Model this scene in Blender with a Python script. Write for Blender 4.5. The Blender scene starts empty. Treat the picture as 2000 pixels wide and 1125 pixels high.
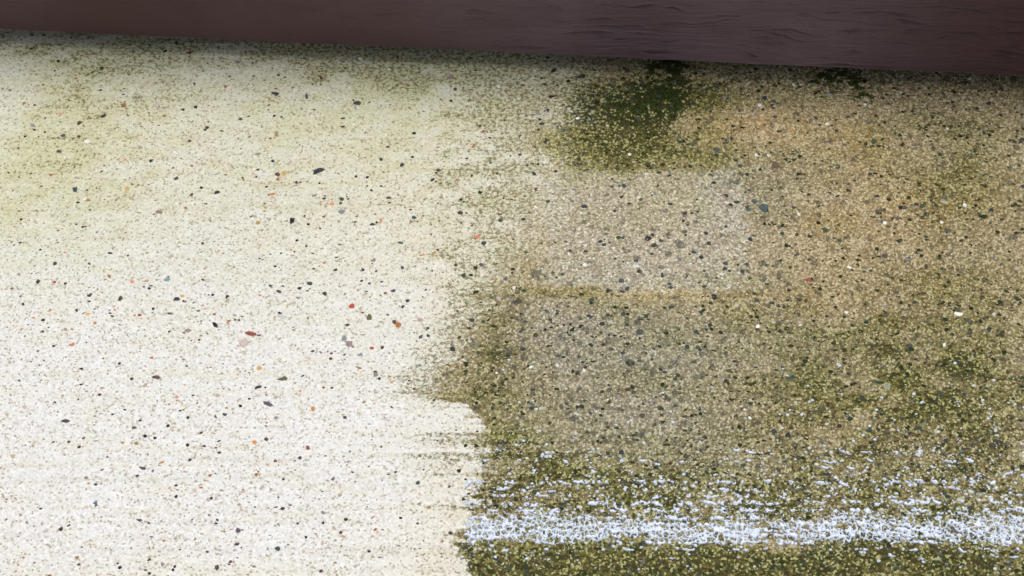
import bpy, math, random
import numpy as np
from mathutils import Vector

C = bpy.context.scene.collection
S = bpy.context.scene
random.seed(11); RNG = np.random.default_rng(7)

# ------------------------------------------------------------------ camera
PITCH = math.radians(58.0); DIST = 0.95; WIDTH = 0.62      # metres across the picture at its centre
CY, CZ = -DIST*math.cos(PITCH), DIST*math.sin(PITCH)
cam_d = bpy.data.cameras.new('camera'); cam = bpy.data.objects.new('camera', cam_d); C.objects.link(cam)
cam.location = (0, CY, CZ); cam.rotation_euler = (math.pi/2-PITCH, 0, 0)
cam_d.sensor_width = 36; cam_d.lens = 36*DIST/WIDTH
cam_d.clip_start = 0.01; cam_d.clip_end = 2000
cam_d.dof.use_dof = True; cam_d.dof.focus_distance = DIST*0.985; cam_d.dof.aperture_fstop = 14
S.camera = cam
# ------------------------------------------------------------------ light
SUN_EL, SUN_AZ = math.radians(80), math.radians(14)       # azimuth clockwise from +Y: high, just beyond the board, behind bright cloud
w = bpy.data.worlds.new('World'); S.world = w; w.use_nodes = True
nt = w.node_tree; bg = nt.nodes['Background']
sky = nt.nodes.new('ShaderNodeTexSky'); sky.sky_type = 'NISHITA'; sky.sun_disc = False
sky.sun_elevation = SUN_EL; sky.sun_rotation = SUN_AZ
sky.air_density = 0.7; sky.dust_density = 4.0; sky.ozone_density = 1.0
hs = nt.nodes.new('ShaderNodeHueSaturation'); hs.inputs['Saturation'].default_value = 0.42     # thin cloud greys the sky
nt.links.new(sky.outputs[0], hs.inputs['Color']); nt.links.new(hs.outputs[0], bg.inputs[0]); bg.inputs[1].default_value = 0.15
sd = bpy.data.lights.new('sun', 'SUN'); sun = bpy.data.objects.new('sun', sd); C.objects.link(sun)
sd.energy = 1.6; sd.angle = math.radians(34); sd.color = (1.0, 0.985, 0.965)
dirv = Vector((math.sin(SUN_AZ)*math.cos(SUN_EL), math.cos(SUN_AZ)*math.cos(SUN_EL), math.sin(SUN_EL)))
sun.rotation_euler = dirv.to_track_quat('Z', 'Y').to_euler(); sun.location = (0, 0, 5)
S.view_settings.view_transform = 'Standard'; S.view_settings.look = 'None'
S.view_settings.gamma = 1; S.view_settings.exposure = -0.05
try: S.view_settings.use_curve_mapping = False
except Exception: pass

# ------------------------------------------------------------------ helpers
def at(px, py, z=0.0):
    """a point of the photograph (2000x1125) brought down to height z on the ground"""
    a = (px-1000)/2000*WIDTH/DIST; b = -(py-562.5)/2000*WIDTH/DIST
    dy = math.cos(PITCH)+b*math.sin(PITCH); dz = -math.sin(PITCH)+b*math.cos(PITCH)
    t = (z-CZ)/dz
    return (a*t, CY+dy*t, z)
def atx(px, py):
    p = at(px, py); return p[0], p[1]
MM = WIDTH/2000                                            # metres per photo pixel, about 0.31 mm
def scale_at(px, py):
    x, y = atx(px, py); return math.sqrt(x*x+(y-CY)**2+CZ**2)/DIST*MM

def _h(i, j, s):
    n = (i.astype(np.int64)*374761393 + j.astype(np.int64)*668265263 + s*1274126177) & 0x7fffffff
    n = ((n ^ (n >> 13))*1274126177) & 0x7fffffff
    return ((n ^ (n >> 16)) & 0xffff)/65535.0
def vn(x, y, s=0):
    x = np.asarray(x, float); y = np.asarray(y, float)
    i = np.floor(x); j = np.floor(y); fx = x-i; fy = y-j
    fx = fx*fx*(3-2*fx); fy = fy*fy*(3-2*fy); i = i.astype(np.int64); j = j.astype(np.int64)
    a = _h(i, j, s); b = _h(i+1, j, s); c = _h(i, j+1, s); d = _h(i+1, j+1, s)
    return (a+(b-a)*fx)*(1-fy)+(c+(d-c)*fx)*fy - 0.5       # -0.5 .. 0.5
def fbm(x, y, s=0, o=4):
    r = 0; a = 1.0
    for k in range(o):
        r = r+a*vn(x*2**k, y*2**k, s+k*17); a *= 0.55
    return r
def sstep(a, b, x):
    t = np.clip((x-a)/(b-a), 0, 1); return t*t*(3-2*t)
def voro(x, y, s=0):
    i0 = np.floor(x).astype(np.int64); j0 = np.floor(y).astype(np.int64)
    f1 = np.full(x.shape, 9.0); f2 = np.full(x.shape, 9.0); cid = np.zeros(x.shape)
    for di in (-1, 0, 1):
        for dj in (-1, 0, 1):
            i = i0+di; j = j0+dj
            d = np.hypot(i+_h(i, j, s+3)*0.95-x, j+_h(i, j, s+9)*0.95-y)
            cid = np.where(d < f1, _h(i, j, s+31), cid)
            f2 = np.where(d < f1, f1, np.minimum(f2, d)); f1 = np.minimum(f1, d)
    return f1, f2, cid
def ridge_height(x, y):
    """relief of the broomed concrete, metres"""
    fade = sstep(0.50, 0.42, np.abs(x))*sstep(-0.27, -0.24, y)*sstep(0.36, 0.32, y)
    yy = y+0.0016*vn(x*9, y*30, 5)+0.004*vn(x*1.7, y*2, 6)
    low = 0.55+0.9*sstep(-0.07, -0.11, y)
    r = 0.00075*vn(x*6, yy*330, 1)+0.00080*vn(x*3, yy*170, 2)+0.00030*vn(x*60, y*60, 3)
    return r*low*fade

def tag(o, label=None, cat=None, group=None, kind=None):
    for k, v in (('label', label), ('category', cat), ('group', group), ('kind', kind)):
        if v: o[k] = v
    return o
def mesh_np(name, V, F, nv=4, smooth=True):
    me = bpy.data.meshes.new(name); V = np.asarray(V, np.float32); F = np.asarray(F, np.int32)
    me.vertices.add(len(V)); me.vertices.foreach_set('co', V.ravel())
    me.loops.add(F.size); me.loops.foreach_set('vertex_index', F.ravel())
    me.polygons.add(len(F)); me.polygons.foreach_set('loop_start', np.arange(len(F), dtype=np.int32)*nv)
    try: me.polygons.foreach_set('loop_total', np.full(len(F), nv, np.int32))
    except Exception: pass
    me.update(calc_edges=True)
    me.polygons.foreach_set('use_smooth', np.full(len(F), smooth, bool))
    return me
def link(name, me, mat=None, parent=None):
    o = bpy.data.objects.new(name, me); C.objects.link(o)
    if mat and not me.materials: me.materials.append(mat)
    if parent: o.parent = parent
    return o
def fattr(me, name, arr):
    a = me.attributes.new(name, 'FLOAT', 'POINT'); a.data.foreach_set('value', np.asarray(arr, np.float32).ravel())
def cattr(me, name, arr):
    a = me.attributes.new(name, 'FLOAT_COLOR', 'POINT')
    arr = np.concatenate([np.asarray(arr, np.float32), np.ones((len(arr), 1), np.float32)], 1)
    a.data.foreach_set('color', arr.ravel())

class NT:
    """small node builder"""
    def __init__(s, name, rough=0.6, spec=0.4):
        s.m = bpy.data.materials.new(name); s.m.use_nodes = True; s.t = s.m.node_tree
        s.b = s.t.nodes['Principled BSDF']; s.b.inputs['Roughness'].default_value = rough
        s.b.inputs['Specular IOR Level'].default_value = spec
    def n(s, typ, **kw):
        nd = s.t.nodes.new(typ)
        for k, v in kw.items(): setattr(nd, k, v)
        return nd
    def put(s, sock, v):
        if v is None: return
        if hasattr(v, 'is_output'): s.t.links.new(v, sock)
        else: sock.default_value = v
    def pos(s, scale=(1, 1, 1), off=(0, 0, 0)):
        tc = s.n('ShaderNodeTexCoord'); mp = s.n('ShaderNodeMapping')
        mp.inputs['Scale'].default_value = scale; mp.inputs['Location'].default_value = off
        s.t.links.new(tc.outputs['Object'], mp.inputs[0]); return mp.outputs[0]
    def noise(s, vec, scale, detail=2, rough=0.5, col=False):
        nd = s.n('ShaderNodeTexNoise'); s.put(nd.inputs['Vector'], vec)
        nd.inputs['Scale'].default_value = scale; nd.inputs['Detail'].default_value = detail
        nd.inputs['Roughness'].default_value = rough
        return nd.outputs['Color' if col else 'Fac']
    def vor(s, vec, scale, feat='F1', rnd=1.0):
        nd = s.n('ShaderNodeTexVoronoi', feature=feat); s.put(nd.inputs['Vector'], vec)
        nd.inputs['Scale'].default_value = scale; nd.inputs['Randomness'].default_value = rnd
        return nd
    def math(s, op, a, b=None, c=None, clamp=False):
        nd = s.n('ShaderNodeMath', operation=op, use_clamp=clamp)
        s.put(nd.inputs[0], a); s.put(nd.inputs[1], b)
        if c is not None: s.put(nd.inputs[2], c)
        return nd.outputs[0]
    def step(s, v, a, b, lo=0.0, hi=1.0):
        nd = s.n('ShaderNodeMapRange', interpolation_type='SMOOTHSTEP')
        s.put(nd.inputs[0], v); s.put(nd.inputs[1], a); s.put(nd.inputs[2], b)
        s.put(nd.inputs[3], lo); s.put(nd.inputs[4], hi); return nd.outputs[0]
    def mix(s, f, a, b, mode='MIX'):
        nd = s.n('ShaderNodeMix', data_type='RGBA', blend_type=mode, clamp_factor=True)
        s.put(nd.inputs[0], f)
        for k, v in ((6, a), (7, b)):
            s.put(nd.inputs[k], (*v, 1) if isinstance(v, tuple) and len(v) == 3 else v)
        return nd.outputs[2]
    def ramp(s, f, stops, interp='LINEAR'):
        nd = s.n('ShaderNodeValToRGB'); s.put(nd.inputs[0], f); cr = nd.color_ramp; cr.interpolation = interp
        while len(cr.elements) < len(stops): cr.elements.new(0.5)
        for e, (p, c) in zip(cr.elements, stops): e.position = p; e.color = (*c, 1)
        return nd.outputs[0]
    def attr(s, name, out='Fac'):
        nd = s.n('ShaderNodeAttribute', attribute_name=name); return nd.outputs[out]
    def bump(s, h, strength, dist, prev=None):
        nd = s.n('ShaderNodeBump'); nd.inputs['Strength'].default_value = 1
        s.put(nd.inputs['Strength'], strength); nd.inputs['Distance'].default_value = dist
        s.put(nd.inputs['Height'], h)
        if prev: s.t.links.new(prev, nd.inputs['Normal'])
        return nd.outputs[0]

# ------------------------------------------------------------------ how dirty the slab is, and with what (a map of stains)
EDGE = [(40, 1130, 330), (110, 1120, 320), (200, 1085, 280), (290, 1050, 260), (350, 1085, 290), (430, 1045, 280), (520, 985, 210),
        (600, 935, 130), (680, 895, 130), (735, 855, 110), (765, 825, 90), (785, 840, 70), (793, 900, 45), (840, 937, 50), (880, 943, 66), (920, 935, 60),
        (960, 920, 50), (1000, 910, 38), (1050, 908, 32), (1125, 912, 36)]
EP = np.array([(atx(x, v)[1], atx(x, v)[0], wd*MM) for v, x, wd in EDGE])[::-1]
EP = EP[np.argsort(EP[:, 0])]
def blob(x, y, px, py, rx, ry, ang=0.0):
    cx, cy = atx(px, py); k = scale_at(px, py); a = math.radians(ang)
    dx = x-cx; dy = y-cy; u = dx*math.cos(a)+dy*math.sin(a); v = -dx*math.sin(a)+dy*math.cos(a)
    return np.exp(-((u/(rx*k))**2+(v/(ry*k*1.15))**2))
def box(x, y, x0, y0, x1, y1, s=14):
    ax, ay = atx((x0+x1)/2, y0); _, by = atx((x0+x1)/2, y1); k = scale_at((x0+x1)/2, (y0+y1)/2)
    lx = atx(x0, (y0+y1)/2)[0]; rx = atx(x1, (y0+y1)/2)[0]; q = s*k
    return sstep(lx-q, lx+q, x)*sstep(rx+q, rx-q, x)*sstep(by-q, by+q, y)*sstep(ay+q, ay-q, y)
def fields(x, y):
    groove = vn(x*5, y*380+.6*vn(x*20, y*20, 67), 66)+.6*vn(x*9, y*700, 68)      # growth keeps to the broom grooves
    wx = x+0.014*fbm(x*22, y*30, 40, 4); ex = x+0.007*fbm(x*22, y*60, 40, 4)+.007*groove*sstep(.06, -.02, y)+.008*vn(x*30, y*200, 43)*sstep(-.13, -.05, y)+.009*fbm(x*150, y*170, 44, 3); wy = y+0.010*fbm(x*20, y*34, 50, 4)
    xb = np.interp(wy, EP[:, 0], EP[:, 1]); wd = np.interp(y, EP[:, 0], EP[:, 2])
    dirt = sstep(-0.9, 0.9, (ex-xb)/wd)
    B = lambda *a: blob(wx, wy, *a)
    moss = 1.0*B(1290, 150, 55, 75)+0.62*B(1225, 205, 90, 38)+0.95*B(1650, 146, 55, 34)+.35*B(1310,215,50,60)+0.6*B(1690, 190, 30, 25)+0.35*B(1420, 160, 70, 22)
    moss = moss+0.35*B(1560, 160, 60, 20)+0.3*B(1880, 165, 70, 22)
    algae = (1.1*B(1290, 215, 100, 75)+1.15*B(1180, 300, 130, 40)+.8*B(1180,230,90,50)+0.5*B(1130, 250, 80, 70)+0.55*B(1370, 315, 90, 30)
             + 0.6*B(1620, 1095, 500, 40)+0.95*B(1050, 1090, 140, 45)+0.95*B(1400, 1105, 800, 44)+0.6*B(1750, 760, 300, 150)
             + 0.45*B(1860, 320, 90, 110)+0.35*B(1880, 640, 110, 120)+0.55*B(1000, 840, 60, 90)+0.5*B(950, 640, 40, 90)
             + 0.45*B(1500, 980, 600, 80)+0.5*B(1130, 578, 110, 14)+0.35*B(1500, 640, 200, 50)+0.5*B(860, 765, 70, 22)+0.35*B(1420, 190, 150, 30)
             + 0.5*B(1150, 940, 260, 60)+0.35*B(1710, 270, 30, 50))
    dark = (1.0*B(1500, 1108, 900, 34)+.3*B(1850,700,130,230)+.35*B(1860,330,80,120)+0.45*B(960, 700, 50, 90)+0.55*B(930, 745, 60, 14)+0.4*B(1020, 600, 40, 30)+0.5*B(1500, 960, 700, 60)+0.6*B(1290, 230, 60, 50)+.75*B(1180, 275, 110, 60)+.6*B(1240, 200, 90, 50)
            + 0.35*B(1650, 160, 400, 36)+0.35*B(1800, 860, 200, 30)+0.45*B(1000, 970, 120, 40)+0.35*B(1760, 740, 260, 130)+0.4*B(1740, 160, 34, 20))
    ochre = (0.9*B(1480, 250, 170, 50)+0.7*B(1690, 290, 70, 60)+0.6*B(1830, 390, 140, 60)+0.6*B(1720, 430, 180, 60)+0.9*B(1300, 574, 260, 9)+0.5*B(1080, 566, 50, 16)
             + 0.5*B(1550, 500, 150, 80)+0.35*B(1850, 560, 120, 60)+0.3*B(1600, 800, 180, 70)+0.5*B(1330, 1035, 60, 14)+0.45*B(1550, 600, 200, 40))
    grey = (0.70*box(wx, wy, 1060, 338, 1440, 566, 13)+0.55*box(wx, wy, 1380, 330, 1560, 560, 60)+0.95*B(1250, 680, 230, 120)+0.55*B(1180, 830, 170, 60)
            + 0.5*B(1400, 850, 160, 60)+0.4*B(1090, 660, 90, 80)+0.25*B(1560, 680, 120, 70))
    light = 0.75*B(1240, 525, 110, 60)+0.55*B(1360, 520, 120, 90)+0.85*box(wx, wy, 1070, 338, 1440, 566, 11)+0.4*B(1480, 240, 150, 50)+0.25*B(1550, 460, 250, 120)+0.8*B(1060, 440, 90, 130)+.6*B(1080,300,60,60)
    # leftovers of growth that the washing did not lift
    resid = (0.75*B(300, 90, 700, 60)+0.85*B(900, 110, 380, 70)+0.42*B(130, 310, 110, 110)+0.35*B(200, 180, 250, 60)+0.95*B(1000, 230, 150, 170)+.5*B(1010,430,90,130)+0.6*B(915, 560, 90, 170)
             + 0.7*B(840, 740, 130, 50)+0.45*B(900,680,90,120)+0.25*B(550, 300, 500, 160)+0.4*B(870, 900, 90, 60)+0.16*B(400, 500, 500, 200)+0.2*B(500, 1110, 500, 30)+0.3*B(870, 1050, 70, 120)+0.10)
    gl = np.clip(groove-.04, 0, 1)*(.40+1.0*sstep(atx(1000, 700)[1], atx(1000, 900)[1], y)+.3*B(120, 300, 160, 160))
    f = fbm(x*70, y*130, 60, 3)+.5*fbm(x*28, y*46, 61, 3)
    resid = resid*(1+0.9*f)+0.9*gl+.8*gl*B(880, 780, 160, 90)
    warm = 0.8*B(850, 1060, 110, 120)+0.5*B(760, 420, 200, 180)+0.35*B(880, 640, 90, 200)+0.35*B(400, 1120, 400, 35)+0.3*B(300, 300, 400, 150)+0.4*B(900, 930, 80, 60)
    t = fbm(x*45, y*90, 70, 4)
    algae = (algae+.4*B(1250,200,110,60)+.35*B(1150,290,80,50))*(1+1.1*t)+0.16+0.35*fbm(x*30, y*60, 75, 4)+.25*gl; dark = dark*(1+0.9*t)+0.16+0.35*fbm(x*45, y*60, 77, 4)+.45*gl-.3*light
    film = .55*B(200, 90, 900, 90)+.7*B(110, 300, 130, 170)+.55*B(900, 170, 420, 170)+.45*B(420, 280, 700, 200)+.15*B(420,520,600,200)+.35*B(960, 520, 120, 220)
    cl = lambda a: np.clip(a, 0, 1)
    return dict(dirt=cl(dirt), moss=cl(moss*(1+1.7*fbm(x*300, y*360, 80, 4))), algae=cl(algae), dark=cl(dark), ochre=cl(ochre*(1+0.6*t)),
                grey=cl(grey), light=cl(light), resid=cl(resid), warm=cl(warm), film=cl(film*(1+.5*f)))

# ------------------------------------------------------------------ concrete material
def concrete_material():
    m = NT('washed_and_mossy_concrete', 0.55, 0.16)
    P = m.pos(); dirt, moss, algae = m.attr('dirt'), m.attr('moss'), m.attr('algae')
    dark, ochre, grey, light, resid, warm = [m.attr(k) for k in ('dark', 'ochre', 'grey', 'light', 'resid', 'warm')]
    streak = m.pos((0.45, 1.0, 1.0))
    # ---- clean half
    sand = m.vor(P, 900); scol = m.n('ShaderNodeSeparateColor'); m.t.links.new(sand.outputs['Color'], scol.inputs[0])
    base = m.ramp(scol.outputs[0], [(0, (0.40, 0.34, 0.25)), (0.09, (0.58, 0.54, 0.46)), (0.22, (0.71, 0.70, 0.665)), (0.7, (0.775, 0.77, 0.75)), (1, (0.85, 0.855, 0.845))])
    base = m.mix(m.math('MULTIPLY', warm, 0.5), base, m.mix(1.0, base, (0.98, 0.91, 0.76), 'MULTIPLY'))
    fine = m.noise(P, 1100, 2, 0.6); base = m.mix(m.step(fine, 0.60, 0.76, 0, 0.45), base, (0.46, 0.40, 0.30))
    cl = m.noise(m.pos((0.25, 1.0, 1.0)), 110, 4, 0.65); base = m.mix(m.step(cl, 0.45, 0.72, 0, 0.6), base, m.mix(1.0, base, (0.93, 0.89, 0.78), 'MULTIPLY'))
    fl = m.noise(m.pos((0.80, 1.0, 1.0)), 480, 5, 0.76)
    film = m.attr('film')
    thr = m.math('SUBTRACT', 0.71, m.math('MULTIPLY', resid, 0.23))
    flm = m.step(fl, thr, m.math('ADD', thr, 0.075))
    fcol = m.ramp(m.noise(P, 130, 2), [(0.38, (0.17, 0.10, 0.035)), (0.5, (0.15, 0.125, 0.03)), (0.62, (0.075, 0.095, 0.030))])
    clean = m.mix(m.math('MULTIPLY', flm, 0.80), base, fcol)
    rc = m.mix(film, clean, m.mix(1.0, clean, (0.84, 0.85, 0.62), 'MULTIPLY'))
    rc = m.mix(m.math('MULTIPLY', resid, 0.35), rc, m.mix(1.0, rc, (0.78, 0.76, 0.52), 'MULTIPLY'))
    # ---- unwashed half: sand grains standing in dark growth
    g = m.vor(P, 860); gc = m.n('ShaderNodeSeparateColor'); m.t.links.new(g.outputs['Color'], gc.inputs[0])
    g2 = m.vor(P, 330); gc2 = m.n('ShaderNodeSeparateColor'); m.t.links.new(g2.outputs['Color'], gc2.inputs[0])
    tan = m.ramp(gc.outputs[0], [(0, (0.20, 0.155, 0.08)), (0.25, (0.30, 0.235, 0.13)), (0.6, (0.40, 0.325, 0.195)), (0.9, (0.51, 0.43, 0.27)), (1, (0.72, 0.64, 0.46))])
    tan = m.mix(m.math('MULTIPLY', light, 0.75), tan, m.mix(1.0, tan, (1.50, 1.50, 1.56), 'MULTIPLY'))
    tan = m.mix(m.math('MULTIPLY', ochre, 0.8), tan, m.mix(1.0, tan, (1.10, 0.94, 0.70), 'MULTIPLY'))
    tan = m.mix(m.math('MULTIPLY', grey, 0.85), tan, m.mix(1.0, tan, (0.84, 0.98, 1.28), 'MULTIPLY'))
    tan = m.mix(m.math('MULTIPLY', algae, 0.85), tan, m.mix(1.0, tan, (0.62, 0.70, 0.28), 'MULTIPLY'))
    tan = m.mix(m.math('MULTIPLY', dark, 0.8), tan, m.mix(1.0, tan, (0.58, 0.56, 0.46), 'MULTIPLY'))
    gap = m.step(g.outputs['Distance'], 0.45, 0.95, 0, 0.6)
    gcol = m.mix(algae, (0.075, 0.058, 0.028), (0.045, 0.048, 0.012))
    dirty = m.mix(gap, tan, gcol)
    clump = m.noise(m.pos((0.8, 1, 1)), 360, 5, 0.80)
    G = m.math('ADD', m.math('MULTIPLY', algae, 0.085), m.math('ADD', m.math('MULTIPLY', dark, 0.085), m.math('MULTIPLY', moss, 0.16)))
    ct = m.math('SUBTRACT', 0.600, G)
    fk = m.ramp(m.noise(P, 110, 3), [(0.34, (0.046, 0.032, 0.008)), (0.48, (0.032, 0.035, 0.005)), (0.62, (0.013, 0.025, 0.003))])
    fk = m.mix(m.math('MULTIPLY', grey, .75), fk, (0.060, 0.066, 0.054))
    dirty = m.mix(m.math('MULTIPLY', m.step(clump, ct, m.math('ADD', ct, 0.085)), 0.92), dirty, fk)
    dirty = m.mix(m.step(gc.outputs[1], 0.80, 0.90, 0, 0.85), dirty, m.mix(algae, (0.62, 0.55, 0.38), (0.46, 0.45, 0.19)))
    blot = m.noise(P, 170, 5, 0.68); bt = m.math('SUBTRACT', 0.66, m.math('MULTIPLY', m.math('ADD', grey, algae), 0.055))
    dirty = m.mix(m.step(blot, bt, m.math('ADD', bt, 0.07), 0, 0.72), dirty, m.mix(grey, (0.060, 0.058, 0.030), (0.085, 0.095, 0.085)))
    dirty = m.mix(m.step(gc2.outputs[1], 0.955, 0.96, 0, 0.6), dirty, (0.045, 0.050, 0.045))
    mossn = m.noise(P, 420, 4, 0.7)
    mt = m.math('SUBTRACT', 0.88, m.math('MULTIPLY', moss, 0.55))
    mm = m.math('MULTIPLY', m.step(mossn, m.math('SUBTRACT', mt, 0.10), m.math('ADD', mt, 0.10)), 0.93)
    dirty = m.mix(mm, dirty, m.ramp(m.noise(P, 900, 3), [(0.35, (0.008, 0.013, 0.002)), (0.52, (0.022, 0.036, 0.004)), (0.70, (0.075, 0.105, 0.012))]))
    # ---- ragged meeting of the two
    rag = m.noise(m.pos((0.8, 1, 1)), 520, 4, 0.68)
    d = m.math('ADD', dirt, m.math('MULTIPLY', m.math('SUBTRACT', rag, 0.5), 1.8))
    dm = m.step(d, 0.32, 0.66)
    dm = m.math('MULTIPLY', dm, m.step(dirt, 0.0, 0.10))
    col = m.mix(dm, rc, dirty); m.put(m.b.inputs['Base Color'], col)
    m.put(m.b.inputs['Roughness'], m.math('SUBTRACT', 0.62, m.math('MULTIPLY', dirt, 0.24)))
    h = m.math('ADD', m.math('MULTIPLY', m.noise(P, 900, 4, 0.7), 0.6), m.math('MULTIPLY', m.noise(P, 300, 3, 0.6), 0.8))
    n1 = m.bump(h, 1.0, 0.0010)
    n2 = m.bump(m.math('SUBTRACT', 1.0, g.outputs['Distance']), m.math('MULTIPLY', dirt, 0.8), 0.0006, n1)
    m.put(m.b.inputs['Normal'], n2)
    return m.m
MAT_CON = concrete_material()

# ------------------------------------------------------------------ ground and slab
gm = NT('lawn_soil', 0.9, 0.2)
m_ = gm.mix(gm.step(gm.noise(gm.pos(), 6, 5, 0.6), 0.4, 0.6), (0.05, 0.075, 0.02), (0.09, 0.07, 0.04)); gm.put(gm.b.inputs['Base Color'], m_)
gme = mesh_np('ground', [(-300, -300, -0.12), (300, -300, -0.12), (300, 300, -0.12), (-300, 300, -0.12)], [(0, 1, 2, 3)])
tag(link('ground', gme, gm.m), kind='structure')

def axis(lo, hi, step, far):
    fine = np.arange(lo, hi+1e-9, step); k = np.geomspace(0.01, far-hi, 26)
    k2 = np.geomspace(0.01, far+lo, 26)
    return np.concatenate([(lo-k2)[::-1], fine, hi+k])
X = axis(-0.44, 0.44, 0.0016, 2.5); Y = axis(-0.25, 0.33, 0.0009, 2.0)
gx, gy = np.meshgrid(X, Y); nx, ny = len(X), len(Y)
gz = ridge_height(gx, gy)
V = np.stack([gx.ravel(), gy.ravel(), gz.ravel()], 1)
I = (np.arange(ny-1)[:, None]*nx+np.arange(nx-1)[None, :]).ravel()
F = np.stack([I, I+1, I+1+nx, I+nx], 1)
# sides and underside
rim = np.concatenate([np.arange(nx), np.arange(1, ny)*nx+nx-1, (ny-1)*nx+np.arange(nx-2, -1, -1), np.arange(ny-2, 0, -1)*nx])
n0 = len(V); low = V[rim].copy(); low[:, 2] = -0.115; V = np.concatenate([V, low]); r = len(rim); k = np.arange(r)
F = np.concatenate([F, np.stack([rim, n0+k, n0+(k+1) % r, rim[(k+1) % r]], 1)])
sme = mesh_np('pavement', V, F)
for kname, arr in fields(V[:, 0], V[:, 1]).items(): fattr(sme, kname, arr)
slab = link('pavement', sme, MAT_CON)
tag(slab, 'broomed concrete pavement, washed pale on the left and green with growth on the right', kind='structure')

# ------------------------------------------------------------------ stones cast in the concrete
def stone_mesh(seed, sides=8, jag=0.3):
    rr = random.Random(seed); V = []; ang = [2*math.pi*(i+rr.uniform(-.3, .3))/sides for i in range(sides)]
    rad = [1+rr.uniform(-jag, jag*0.5) for _ in ang]
    for f, z in ((1.0, -0.35), (0.94, 0.06), (0.6, 0.17)):
        for a, q in zip(ang, rad): V.append((q*f*math.cos(a), q*f*math.sin(a), z+rr.uniform(-.02, .02)*(f < .9)))
    V.append((rr.uniform(-.1, .1), rr.uniform(-.1, .1), 0.2)); F = []
    for l in range(2):
        for i in range(sides):
            j = (i+1) % sides; a, b, c, d = l*sides+i, l*sides+j, (l+1)*sides+j, (l+1)*sides+i
            F += [(a, b, c), (a, c, d)]
    for i in range(sides): F.append((2*sides+i, 2*sides+(i+1) % sides, 3*sides))
    return mesh_np('stone', V, F, 3, True)
st = NT('aggregate_stone', 0.6, 0.15)
oi = st.n('ShaderNodeObjectInfo'); sn = st.noise(st.pos(), 2.6, 4, 0.65)
sc = st.mix(st.step(sn, 0.50, 0.74, 0, 0.35), oi.outputs['Color'], st.mix(0.5, oi.outputs['Color'], (0.42, 0.38, 0.30)))
sc = st.mix(st.step(sn, 0.42, 0.28, 0, 0.5), sc, st.mix(1.0, sc, (0.5, 0.5, 0.5), 'MULTIPLY'))
st.put(st.b.inputs['Base Color'], sc)
PROTO = [stone_mesh(s, random.choice((5, 6, 7, 8, 9)), random.uniform(.22, .50)) for s in range(30)]
for p in PROTO: p.materials.append(st.m)
COL = dict(black=(.018, .018, .022), slate=(.035, .045, .055), dslate=(.05, .06, .065), teal=(.045, .085, .09), lteal=(.17, .30, .33), green=(.03, .06, .035), lgreen=(.20, .27, .13),
           brown=(.10, .06, .045), dbrown=(.05, .035, .03), maroon=(.11, .035, .035), red=(.42, .07, .045), redb=(.27, .07, .05), orange=(.52, .22, .07), obrown=(.35, .13, .045),
           coral=(.62, .24, .14), yellow=(.60, .37, .09), mustard=(.38, .25, .06), ochre=(.30, .21, .08), pgrey=(.27, .21, .20), pale=(.50, .46, .39), pink=(.55, .44, .40),
           grey=(.24, .25, .24), olive=(.11, .11, .06), white=(.74, .73, .68), purple=(.09, .07, .10), blue=(.10, .15, .24), bgrey=(.20, .22, .26), tan=(.40, .32, .22), palegrey=(.52, .52, .50))
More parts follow.
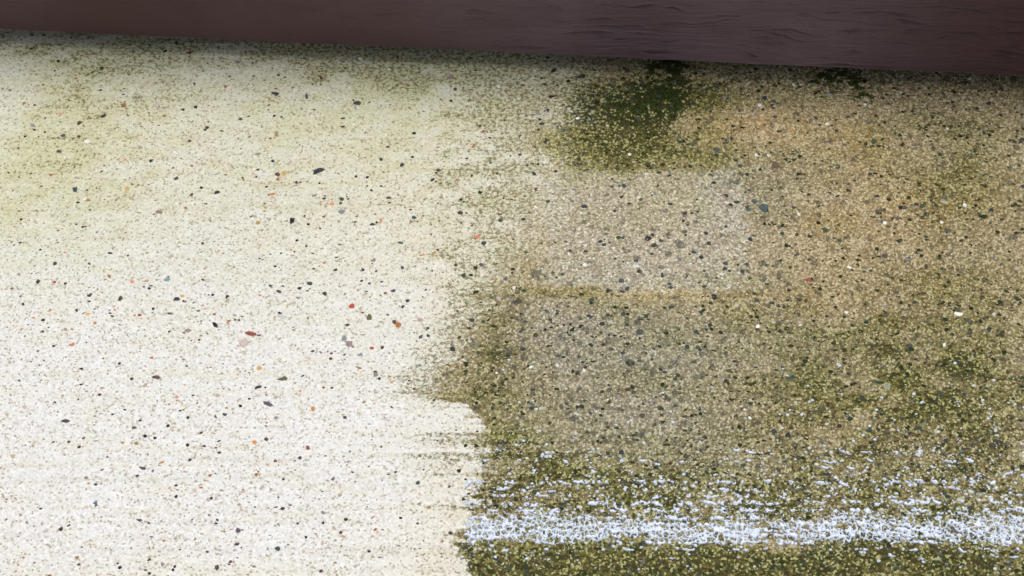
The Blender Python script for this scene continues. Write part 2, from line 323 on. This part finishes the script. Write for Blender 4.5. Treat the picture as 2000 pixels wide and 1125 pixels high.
STONES = """241 205 10 9 0 obrown;202 226 11 6 30 slate;382 209 7 7 0 black;357 214 8 6 -40 green;470 233 8 7 0 teal;405 249 10 7 10 dbrown;538 183 15 6 -8 slate;599 188 14 5 -80 purple
345 84 7 7 0 dbrown;322 100 8 6 70 black;114 119 7 7 0 black;199 133 8 7 0 green;370 103 9 7 0 maroon;441 169 9 7 20 obrown;627 152 11 5 -50 maroon;155 240 10 7 60 brown
540 261 11 9 60 ochre;670 231 9 6 30 slate;670 247 10 4 10 slate;314 217 9 6 0 pink;271 190 14 6 8 pgrey;465 122 10 8 0 pgrey;115 295 12 6 -10 brown;622 334 25 12 20 slate
555 338 12 10 -30 yellow;437 292 12 6 20 pale;295 314 7 6 0 slate;170 277 14 9 0 white;306 205 12 10 0 pale;542 340 9 8 0 brown;542 349 8 6 0 obrown;579 356 8 6 -40 maroon;666 388 9 8 60 green;665 396 6 6 0 slate
648 398 9 7 0 coral;668 413 13 9 0 bgrey;633 387 8 5 10 brown;532 379 13 5 8 orange;564 320 11 5 85 pale;505 301 13 6 12 lgreen;614 382 12 5 25 grey;147 370 12 10 -30 teal;249 368 9 8 0 yellow
424 376 12 8 10 dbrown;570 431 14 9 85 black;504 435 11 9 -20 mustard;595 422 7 5 80 purple;311 414 14 7 -10 pgrey;107 514 8 7 30 slate;215 494 13 5 -20 slate;327 545 14 9 45 lteal;605 554 14 9 0 dslate
345 584 13 9 -10 slate;444 579 9 7 70 green;235 583 9 9 0 brown;273 615 10 6 0 redb;331 612 16 4 -3 olive;421 636 14 8 -50 black;367 646 16 8 10 pgrey;490 651 23 7 -14 redb;476 669 20 18 0 pink
687 598 11 9 -30 red;681 672 14 10 -40 pgrey;185 630 8 7 0 orange;141 673 12 7 20 coral;106 551 8 6 0 red;172 613 10 6 10 yellow;356 578 8 5 0 yellow;545 569 11 5 -35 brown;406 547 12 8 -20 palegrey
500 500 14 9 0 palegrey;286 548 9 5 0 tan;128 822 14 7 5 dslate;367 815 7 6 0 black;328 831 7 6 20 black;524 789 20 11 -15 purple;611 798 11 6 -80 orange;539 816 8 8 0 grey;283 851 7 6 70 black
303 855 9 6 20 black;497 864 12 6 -50 orange;520 858 10 8 0 brown;601 876 16 7 -80 redb;538 900 9 6 30 maroon;315 903 13 4 35 orange;280 916 16 6 -32 purple;299 921 8 5 80 blue;186 982 8 7 0 blue
273 1017 12 6 -8 purple;291 1022 7 5 20 slate;465 1036 12 8 -40 purple;552 994 9 6 10 dbrown;543 1071 10 8 -30 teal;450 1097 9 6 60 maroon;424 1108 11 7 60 brown;291 1093 8 4 30 black;317 1102 9 8 0 pgrey
150 1089 8 8 0 ochre;407 975 9 8 0 pink;433 958 10 5 -10 tan;296 1049 10 4 -15 bgrey;720 620 15 10 85 olive;778 635 13 10 40 obrown;770 629 9 8 0 brown;726 680 10 9 30 red;747 679 8 6 70 dbrown
554 740 21 8 -3 olive;505 756 13 8 25 dbrown;305 737 16 7 -3 brown;507 719 10 9 0 yellow;701 718 15 5 -20 ochre;733 730 10 9 0 grey;733 726 7 5 0 black;611 686 8 5 0 black;646 700 7 5 -20 maroon
626 688 7 4 -40 redb;704 693 9 5 20 grey;765 747 7 5 0 orange;672 660 13 8 60 grey;682 670 12 10 -50 pgrey;688 677 6 4 -50 redb;539 733 12 6 -70 palegrey;551 619 20 9 -20 palegrey;796 587 8 6 0 slate
787 599 8 6 50 slate;728 438 12 6 20 green;744 430 11 6 -80 coral;809 425 10 8 0 teal;803 433 8 5 0 ochre;976 430 10 8 50 slate;899 416 11 8 0 dslate;933 462 13 7 0 coral;855 488 8 6 30 purple
849 493 9 4 0 orange;940 517 9 6 -10 purple;730 508 11 8 0 pgrey;988 544 9 8 0 purple;1266 465 12 10 -10 black;1251 531 8 8 0 dslate;1243 520 19 8 -8 white;1013 589 16 9 -30 dbrown
1232 708 20 12 -30 dslate;1249 647 13 12 0 dslate;1134 473 10 8 0 white;1142 517 10 9 0 white;1214 548 11 10 0 dslate;974 583 14 9 0 pink;1037 717 10 10 0 white;1141 723 10 9 0 white;970 728 8 6 0 white
1491 406 21 16 80 teal;1473 393 11 9 40 teal;1462 410 10 8 -40 teal;1612 450 11 9 0 green;1849 450 11 10 0 dslate;1640 470 9 8 0 slate;1580 547 13 10 -40 redb;1395 579 14 10 60 black;1417 515 10 7 10 slate
1459 516 9 6 0 slate;1498 519 10 8 0 slate;1728 500 11 10 0 dslate;1729 435 10 9 0 white;1885 400 10 10 0 white;1659 522 11 9 0 white;1480 638 11 11 0 white;1563 636 9 8 0 white;1410 535 10 8 -30 white
1560 418 12 6 -60 white;1439 596 10 8 0 pale;1870 613 20 9 0 white;1889 626 9 9 0 green;1802 401 9 8 0 green;1802 425 10 8 0 green;1399 293 14 10 -70 dslate;1418 279 9 5 0 slate;1513 227 11 6 5 slate
1484 205 11 9 -30 white;1636 325 13 7 80 green;1514 323 20 12 70 brown;1689 204 7 6 0 white;1761 181 9 6 -20 white;1851 251 7 7 0 white;1477 303 11 8 -70 white;1706 276 13 9 60 green;1601 244 7 6 0 slate
1550 166 6 5 0 white;1564 166 6 5 0 white;704 114 9 8 0 white;1082 138 13 10 20 black;698 201 14 10 0 dslate;974 169 7 6 0 white;1013 193 8 8 0 white;973 185 6 7 0 white;809 260 9 7 40 black
785 322 9 8 0 slate;944 257 7 5 0 redb;856 333 9 7 0 green;1064 317 8 8 0 white;1245 231 13 8 0 slate;880 150 12 8 60 pgrey;1051 222 10 7 -80 grey;889 174 8 6 -20 slate;845 351 10 8 60 slate;1730 435 8 8 0 white
1580 548 8 8 0 maroon;760 386 14 6 0 brown;1360 490 10 8 0 grey;1290 470 9 8 0 slate;1450 530 9 8 0 slate;1375 560 10 8 0 slate;1310 600 10 8 0 slate;1560 615 9 8 0 slate;1460 405 8 8 0 slate"""
occupied = []
def put_stone(px, py, ln, wd, ang, colname, rise=1.0):
    x, y = atx(px, py); k = scale_at(px, py); z = float(ridge_height(np.array(x), np.array(y)))
    o = bpy.data.objects.new('stone', random.choice(PROTO)); C.objects.link(o); o.parent = slab
    stretch = 1.16                                        # the camera sees the ground a little foreshortened
    if px > 950 and colname == 'white': ln, wd = ln*.8, wd*.8
    hx, hy = ln*k/2*1.2, wd*k/2*1.2
    o.location = (x, y, z); o.rotation_euler = (0, 0, math.radians(ang)); o.scale = (hx, hy*stretch, max(min(hx, hy)*0.9*rise, .0004))
    c = COL[colname]; j = random.uniform(.85, 1.18)
    if px > 950 and colname not in ('white', 'black'): c = tuple(v*0.9+0.02*q for v, q in zip(c, (1.2, 1.1, .7)))
    o.color = (min(c[0]*j, .9), min(c[1]*j, .9), min(c[2]*j, .9), 1); occupied.append((x, y, hx))
for line in STONES.replace('\n', ';').split(';'):
    a = line.split(); put_stone(*[float(v) for v in a[:5]], a[5])
cnames = ['black', 'slate', 'dslate', 'dslate', 'dbrown', 'brown', 'purple', 'grey', 'green', 'maroon', 'obrown', 'coral', 'tan', 'pale', 'palegrey', 'pink', 'ochre', 'teal']
while len(occupied) < 300:
    px, py = random.uniform(-30, 2030), random.uniform(150, 1110)
    x, y = atx(px, py)
    if any((x-a)**2+(y-b)**2 < (h+.003)**2 for a, b, h in occupied): continue
    if px < 900: put_stone(px, py, random.uniform(7, 11), random.uniform(5, 8), random.uniform(-60, 60), random.choice(cnames))
    elif py < 860: put_stone(px, py, random.uniform(8, 12), random.uniform(6, 9), random.uniform(-60, 60), random.choice(['slate', 'dslate', 'green', 'dslate', 'purple', 'white', 'pale', 'dbrown']))

# ------------------------------------------------------------------ the small grit, past counting
def domes(n, sides, xs, ys, rx, ry, rise, ang, cols, jag=0.25, sink=0.3):
    """n low pebbles as one mesh"""
    a = (np.arange(sides)[None]*2*math.pi/sides+RNG.uniform(-.25, .25, (n, sides)))
    r = 1+RNG.uniform(-jag, jag*0.6, (n, sides)); ca, sa = np.cos(ang)[:, None], np.sin(ang)[:, None]
    rings = []
    for f, z in ((1.0, -sink), (0.72, 0.62)):
        u = r*f*np.cos(a)*rx[:, None]; v = r*f*np.sin(a)*ry[:, None]
        rings.append(np.stack([xs[:, None]+u*ca-v*sa, ys[:, None]+u*sa+v*ca, np.repeat((rise*z)[:, None], sides, 1)], 2))
    top = np.stack([xs, ys, rise], 1)[:, None]
    V = np.concatenate(rings+[top], 1); nv = 2*sides+1
    V[..., 2] += ridge_height(xs, ys)[:, None]
    i = np.arange(sides); j = (i+1) % sides
    F = np.concatenate([np.stack([i, j, sides+j], 1), np.stack([i, sides+j, sides+i], 1), np.stack([sides+i, sides+j, np.full(sides, 2*sides)], 1)])
    F = (F[None]+(np.arange(n)*nv)[:, None, None]).reshape(-1, 3)
    return V.reshape(-1, 3), F, np.repeat(cols, nv, 0)
def grit_material(name, rough, spec):
    g = NT(name, rough, spec); c = g.attr('grain_color', 'Color')
    nz = g.noise(g.pos(), 1500, 3, 0.6); c = g.mix(g.step(nz, 0.4, 0.65, 0, 0.35), c, g.mix(1.0, c, (.6, .58, .52), 'MULTIPLY'))
    g.put(g.b.inputs['Base Color'], c); return g.m
def build_grit(name, n, lo, hi, test, palette, weights, mat, rise=(.1, .3), sides=7, power=2.0, aspect=(.5, 1)):
    xs = RNG.uniform(-0.42, 0.42, n*2); ys = RNG.uniform(-0.24, 0.30, n*2); f = fields(xs, ys)
    keep = RNG.uniform(0, 1, n*2) < test(f, xs, ys); xs, ys = xs[keep], ys[keep]; n = len(xs)
    rx = lo+(hi-lo)*RNG.uniform(0, 1, n)**power; ry = rx*RNG.uniform(*aspect, n)
    pal = np.array(palette)[RNG.choice(len(palette), n, p=np.array(weights)/sum(weights))]*RNG.uniform(.75, 1.25, (n, 1))
    V, F, c = domes(n, sides, xs, ys, rx, ry, np.minimum(rx, ry)*RNG.uniform(*rise, n), RNG.uniform(-.7, .7, n), np.clip(pal, 0, .93))
    me = mesh_np(name, V, F, 3); cattr(me, 'grain_color', c); o = link(name, me, mat, slab); o['kind'] = 'stuff'; return o
GM = grit_material('washed_grit', 0.6, 0.15); GW = grit_material('wet_grit', 0.3, 0.3)
pal = [COL[k] for k in ('black', 'slate', 'dslate', 'dbrown', 'brown', 'maroon', 'redb', 'obrown', 'orange', 'coral', 'mustard', 'ochre', 'pgrey', 'grey', 'green', 'purple', 'pale', 'pink', 'tan', 'palegrey', 'white')]
wt = [9, 8, 7, 9, 10, 3, 2, 6, 2.5, 3, 3, 7, 5, 3, 3, 3, 5, 6, 8, 4, 14]
build_grit('grit', 8500, .00035, .0015, lambda f, x, y: (1-f['dirt'])*.9, pal, wt, GM, power=3.2, aspect=(.4, .9), sides=6)
build_grit('wet_growth', 19000, .0005, .0020, lambda f, x, y: f['dirt']*np.clip(.36+.55*f['algae']+.45*f['dark']-.5*f['light'], 0, 1)*np.clip(.55+2.2*fbm(x*160, y*190, 120, 3), 0, 1),
           [(.022, .028, .004), (.042, .036, .008), (.014, .023, .004), (.075, .060, .022), (.05, .055, .045)], [6, 6, 5, 4, 3], GM, rise=(.08, .25), sides=6, power=1.8, aspect=(.45, 1))
build_grit('wet_grit', 2600, .0010, .0022, lambda f, x, y: f['dirt']*(1-f['moss'])*(.35+.45*f['grey']), [COL[k] for k in ('slate', 'dslate', 'green', 'dbrown', 'olive', 'grey')], [4, 6, 5, 4, 5, 3], GM, power=1.5, aspect=(.6, 1))
build_grit('wet_sand', 22000, .00028, .00066, lambda f, x, y: f['dirt']*(1-f['moss'])*(1-.5*f['algae'])*(1-.45*f['dark']),
           [(.56, .46, .28), (.46, .37, .22), (.68, .60, .42), (.40, .31, .17), (.85, .80, .68), (.33, .25, .13)], [6, 9, 4, 8, 1.2, 5], GW, rise=(.5, .9), sides=6, power=2.0, aspect=(.7, 1))  # sand tans; the palest tones stand in for wet glints

# ------------------------------------------------------------------ moss against the beam's foot
def moss_clumps():
    n = 60000; xs = RNG.uniform(-0.3, 0.42, n); ys = RNG.uniform(0.10, 0.30, n); f = fields(xs, ys)
    k = RNG.uniform(0, 1, n) < (np.clip(f['moss']-.12, 0, 1)**1.5*1.0)*f['dirt']; xs, ys, ms = xs[k], ys[k], f['moss'][k]; n = len(xs)
    a = RNG.uniform(0, 6.28, n); L = RNG.uniform(.0006, .0016, n); wd = L*.35; up = RNG.uniform(.2, 1.0, n)
    dx, dy = np.cos(a), np.sin(a); z = ridge_height(xs, ys)
    p = lambda u, v, h: np.stack([xs+dx*u-dy*v, ys+dy*u+dx*v, z+h], 1)
    V = np.stack([p(-L*.1, -wd, -.0001+0*L), p(-L*.1, wd, -.0001+0*L), p(L*.5, wd*.8, up*L*.7), p(L*.9, 0*L, up*L)], 1).reshape(-1, 3)
    b = np.arange(n)[:, None]*4; F = np.concatenate([b+[[0, 1, 2]], b+[[0, 2, 3]]])
    cols = np.repeat(np.array([(.005, .008, .001), (.010, .018, .001), (.026, .044, .003), (.09, .12, .015)])[RNG.choice(4, n, p=[.45, .3, .2, .05])], 4, 0)
    me = mesh_np('moss', V, F, 3, False); cattr(me, 'grain_color', cols)
    g = NT('moss_leaf', 0.7, 0.2); g.put(g.b.inputs['Base Color'], g.attr('grain_color', 'Color'))
    tag(link('moss', me, g.m), 'dark green moss tufts on the wet concrete under the brown board', 'moss', kind='stuff')
moss_clumps()

# ------------------------------------------------------------------ soap foam left in the broom grooves
def foam():
    x0, x1 = atx(880, 1000)[0], 0.43; yb, yt = atx(1000, 1112)[1], atx(1000, 852)[1]
    st_ = 0.00034; xs = np.arange(x0-.03, x1, st_); ys = np.arange(yb, yt, st_); gx, gy = np.meshgrid(xs, ys)
    yl = gy+0.0008*fbm(gx*25, gy*25, 90, 2)-0.004*vn(gx*2.3, gy*.1+4, 91)
    wob = gx+0.0022*fbm(gx*220, gy*220, 92, 3); wy = gy+0.0022*fbm(gx*220, gy*220, 95, 3)
    # main band: a lace of popped bubbles
    f1, f2, cid = voro(wob*300, wy*270, 4); e = f2-f1
    c1, c2, cidb = voro(wob*620, wy*640, 8); e2 = c2-c1
    yc = atx(1000, 1034)[1]; wup = abs(atx(1000, 1000)[1]-yc); wdn = abs(atx(1000, 1062)[1]-yc)
    dlt = yl-yc; band = np.where(dlt > 0, np.exp(-(dlt/wup)**2*1.1), np.exp(-(dlt/wdn)**4*1.0))
    rough = fbm(gx*55, gy*90, 93, 3)
    thick = band*(0.46+0.50*rough)-0.11-.05*sstep(.05, .3, gx)+0.24*vn(gx*180, gy*180, 97)+.34*vn(gx*460,gy*460,107)+.22*vn(gx*950,gy*950,108)
    thick = np.minimum(thick, .36)
    lace = np.maximum(thick*0.60-e, (thick-0.16)*0.40-e2)/0.22
    lace = np.where(vn(gx*120, gy*160, 99)+band*.6 < -.10, -1, lace)
    # rows above it: short crescents of foam, each nibbled by the sand it lies on
    rows = np.full(gx.shape, -1.0); rr = random.Random(5)
    tab = [(884, 26, 3.0), (902, 26, 3.6), (916, 10, 3.2), (928, 8, 2.6), (943, 56, 4.4), (957, 18, 3.6), (968, 20, 3.4), (983, 62, 4.4), (998, 60, 4.4), (1012, 46, 4.0),
           (1024, 95, 3.6), (1036, 110, 3.8), (1048, 90, 3.8), (1060, 55, 4.0), (1074, 26, 3.2), (1090, 8, 2.4)]
    for v, n_, t_ in tab:
        for _ in range(n_):
            px = rr.uniform(905, 2060); py = v+rr.gauss(0, 1.5)-0.004*(px-1300)*(rr.random() < .5)
            if v < 940 and px < 1650 and rr.random() < .35: continue
            wdt = rr.choice((4, 5, 5, 6, 6, 6, 7, 8, 9, 11, 14, 18))*rr.uniform(.75, 1.1); th = t_*rr.uniform(.55, 1.15)*(1 if wdt > 7 else 1.1)
            an = math.radians(rr.gauss(0 if px < 1500 else -10, 11)); cv = rr.uniform(-.1, .55)
            cx, cy = atx(px, py); k = scale_at(px, py); hw = wdt*k; ht = th*k
            ia, ib = int((cx-hw*1.3-xs[0])/st_), int((cx+hw*1.3-xs[0])/st_)+2; rgn = hw*1.0+ht*2
            ja, jb = int((cy-rgn-ys[0])/st_), int((cy+rgn-ys[0])/st_)+2
            ia, ja = max(ia, 0), max(ja, 0)
            if ia >= ib or ja >= jb or ia >= len(xs) or ja >= len(ys): continue
            sub = (slice(ja, jb), slice(ia, ib)); ddx = gx[sub]-cx; ddy = gy[sub]-cy
            u = (ddx*math.cos(an)+ddy*math.sin(an))/hw; w_ = -ddx*math.sin(an)+ddy*math.cos(an)
            w_ = w_-cv*u*u*min(hw, 12*MM)*.8
            q = 1.0-u*u-(w_/ht)**2
            rows[sub] = np.maximum(rows[sub], q*0.8)
    s1, s2, _c = voro(gx*520, gy*560, 21); nib = sstep(.50, .12, s1)
    rows = rows-0.75*nib*(vn(gx*200, gy*200, 23) > -.28)-0.25*vn(gx*700, gy*900, 103)-0.30*vn(gx*260, gy*300, 104)
    rows = np.where(rows > 0, rows*.6, -1)
    fd = sstep(0, 1, (gx-(x0+np.where(gy > atx(1000, 985)[1], -.02, .004)))/.012)
    edge = np.where(fd > 0.02+0.9*(vn(gx*300, gy*300, 105)+.5), 0, -1)
    val = np.maximum(lace, rows)+edge
    lace = 0
    keep = val > 0; h = np.clip(val, 0, .5)/.5; hz = 0.00012+0.0010*np.sqrt(h)
    z = ridge_height(gx, gy)+np.where(keep, hz, -0.0003)
    ny, nx = gx.shape; cell = keep[:-1, :-1] | keep[1:, :-1] | keep[:-1, 1:] | keep[1:, 1:]
    I = (np.arange(ny-1)[:, None]*nx+np.arange(nx-1)[None])[cell]
    F = np.stack([I, I+1, I+1+nx, I+nx], 1); used, inv = np.unique(F, return_inverse=True); F = inv.reshape(-1, 4)
    V = np.stack([gx.ravel(), gy.ravel(), z.ravel()], 1)[used]
    fm = NT('soap_foam', 0.22, 0.5); fc = fm.mix(fm.step(fm.noise(fm.pos(), 1400, 3), .35, .6), (.44, .52, .64), (.76, .81, .88))
    fm.put(fm.b.inputs['Base Color'], fc); fm.put(fm.b.inputs['Alpha'], fm.step(fm.attr('body'), 0.0, 0.38, 0.18, 1.0))
    fm.put(fm.b.inputs['Normal'], fm.bump(fm.noise(fm.pos(), 1800, 3), .5, .0003))
    fme = mesh_np('foam', V, F, 4); fattr(fme, 'body', (h*keep).ravel()[used])
    tag(link('foam', fme, fm.m), 'white soap foam in a lacy band along the grooves of the dirty concrete', 'foam', kind='stuff')
    # single bubbles and drops scattered round the rows
    n = 9000; xs = RNG.uniform(x0-.01, .42, n); ys = RNG.uniform(yb, atx(1000, 700)[1], n)
    v = (ys-yb)/(atx(1000, 700)[1]-yb); den = np.exp(-((ys-atx(1000, 985)[1])/.030)**2)*.62+.10*(v < .8)+.04
    den *= 1-.6*sstep(atx(1000, 1066)[1], atx(1000, 1080)[1], ys)
    f = fields(xs, ys); k = RNG.uniform(0, 1, n) < den*f['dirt']; xs, ys = xs[k], ys[k]; n = len(xs)
    r = .00035+.0009*RNG.uniform(0, 1, n)**3.2; cols = np.tile([(.80, .84, .89)], (n, 1))
    V, F, c = domes(n, 7, xs, ys, r*1.1, r*.85, r*.7, RNG.uniform(-.5, .5, n), cols, .2)
    bme = mesh_np('foam_bubbles', V, F, 3); fattr(bme, 'body', np.full(len(V), .6))
    tag(link('foam_bubbles', bme, fm.m), 'scattered white bubbles and drops on the dirty concrete around the foam rows', 'bubbles', kind='stuff')
foam()

# ------------------------------------------------------------------ brown beam along the top
def beam():
    gap = 0.015
    a = Vector(at(98, 65, gap)); b = Vector(at(1902, 146, gap)); d = (b-a).normalized(); ang = math.atan2(d.y, d.x)
    root = bpy.data.objects.new('wooden_board', None); C.objects.link(root)
    mid = a.lerp(b, .5); root.location = (mid.x, mid.y, 0); root.rotation_euler = (0, 0, ang); root.empty_display_size = .1
    tag(root, 'dark reddish brown painted wooden board with a wood grain face, raised just above the concrete', 'board')
    m = NT('brown_painted_wood', 0.4, 0.38)
    P = m.pos((1, 1, 1)); warp = m.noise(m.pos((9, 1, 22)), 1.0, 3, .6)
    gr = m.n('ShaderNodeCombineXYZ'); sep = m.n('ShaderNodeSeparateXYZ'); m.t.links.new(P, sep.inputs[0])
    zz = m.math('ADD', m.math('MULTIPLY', sep.outputs[2], 230), m.math('MULTIPLY', warp, 7.0))
    m.put(gr.inputs[0], m.math('MULTIPLY', sep.outputs[0], 26)); m.put(gr.inputs[1], sep.outputs[1]); m.put(gr.inputs[2], zz)
    g1 = m.noise(gr.outputs[0], 1.0, 3, .55)
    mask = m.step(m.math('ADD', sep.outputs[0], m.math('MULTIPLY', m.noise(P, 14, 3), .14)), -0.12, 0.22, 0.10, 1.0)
    line = m.math('MULTIPLY', m.step(g1, .56, .70), mask)
    base = m.ramp(m.noise(m.pos((1, 1, 3)), 9, 4, .6), [(.3, (.046, .0125, .0155)), (.7, (.060, .019, .022))])
    base = m.mix(m.math('MULTIPLY', m.math('MULTIPLY', mask, m.step(sep.outputs[0], .33, .17, .25, 1.0)), .9), base, m.mix(m.noise(m.pos((1, 1, 2)), 16, 4, .6), (.085, .048, .064), (.25, .18, .225)))  # reflected sky sheen right of centre, mixed into the paint colour
    base = m.mix(m.math('MULTIPLY', line, .55), base, (.024, .009, .008))
    sp = m.noise(P, 700, 3, .7); base = m.mix(m.step(sp, .52, .72, 0, .28), base, (.11, .075, .07))
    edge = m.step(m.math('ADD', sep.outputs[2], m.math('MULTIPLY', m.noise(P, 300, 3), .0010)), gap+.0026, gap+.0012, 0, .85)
    base = m.mix(m.math('MULTIPLY', edge, m.math('ADD', m.math('MULTIPLY', mask, .8), .2)), base, (.30, .26, .27))  # highlight on the lower bevel, painted as a pale strip
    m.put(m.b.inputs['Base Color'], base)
    m.put(m.b.inputs['Roughness'], m.step(m.noise(P, 26, 4, .6), .3, .7, .38, .52))
    n1 = m.bump(m.noise(P, 900, 3, .6), .25, .0004)
    n2 = m.bump(m.math('SUBTRACT', m.math('MULTIPLY', g1, m.step(mask, 0, 1, .12, 1)), m.math('MULTIPLY', line, .7)), 1.0, .0022, n1)
    m.put(m.b.inputs['Normal'], n2)
    # rounded cross-section swept along x with a slightly wavy face
    H, D, R = 0.10, 0.14, 0.0022; prof = []
    for cx, cz, s0 in ((R, gap+R, 180), (D-R, gap+R, 270), (D-R, gap+H-R, 0), (R, gap+H-R, 90)):
        for i in range(6):
            t = math.radians(s0+i*18); prof.append((cx+R*math.cos(t), cz+R*math.sin(t)))
    full = []
    for i, p in enumerate(prof):
        q = prof[(i+1) % len(prof)]; L = math.dist(p, q); k = max(1, int(L/.012))
        full += [(p[0]+(q[0]-p[0])*j/k, p[1]+(q[1]-p[1])*j/k) for j in range(k)]
    xs = np.linspace(-1.6, 1.6, 400); np_ = len(full); V = []
    fp = np.array(full)
    for x in xs:
        wv = 0.0007*vn(np.full(np_, x*6), fp[:, 1]*25, 200)+0.00025*vn(np.full(np_, x*90), fp[:, 1]*120, 201)
        V.append(np.stack([np.full(np_, x), fp[:, 0]+wv, fp[:, 1]+wv*.6], 1))
    V = np.concatenate(V); F = []
    j = np.arange(np_); j2 = (j+1) % np_
    for i in range(len(xs)-1): F.append(np.stack([i*np_+j, i*np_+j2, (i+1)*np_+j2, (i+1)*np_+j], 1))
    F = np.concatenate(F)[:, ::-1]; me = mesh_np('timber', V, F, 4)
    me2 = bpy.data.meshes.new('cap')
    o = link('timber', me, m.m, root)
    for s in (0, -1):                                      # closed ends
        vv = V[:np_] if s == 0 else V[-np_:]
        cm = bpy.data.meshes.new('end_grain'); cm.from_pydata([tuple(p) for p in vv], [], [tuple(range(np_)) if s else tuple(range(np_))[::-1]]); cm.materials.append(m.m)
        e = bpy.data.objects.new('end_face', cm); C.objects.link(e); e.parent = root
    for x in (-1.3, 1.3):                                  # blocks it rests on, far back and outside the picture
        vs = [(x+sx*.04, .03+(sy+1)*.045, z) for z in (0.0005, gap+.0008) for sy in (-1, 1) for sx in (-1, 1)]
        bm = bpy.data.meshes.new('packing_block'); bm.from_pydata(vs, [], [(0, 2, 3, 1), (4, 5, 7, 6), (0, 1, 5, 4), (2, 6, 7, 3), (0, 4, 6, 2), (1, 3, 7, 5)]); bm.materials.append(m.m)
        p = bpy.data.objects.new('packing_block', bm); C.objects.link(p); p.parent = root
beam()
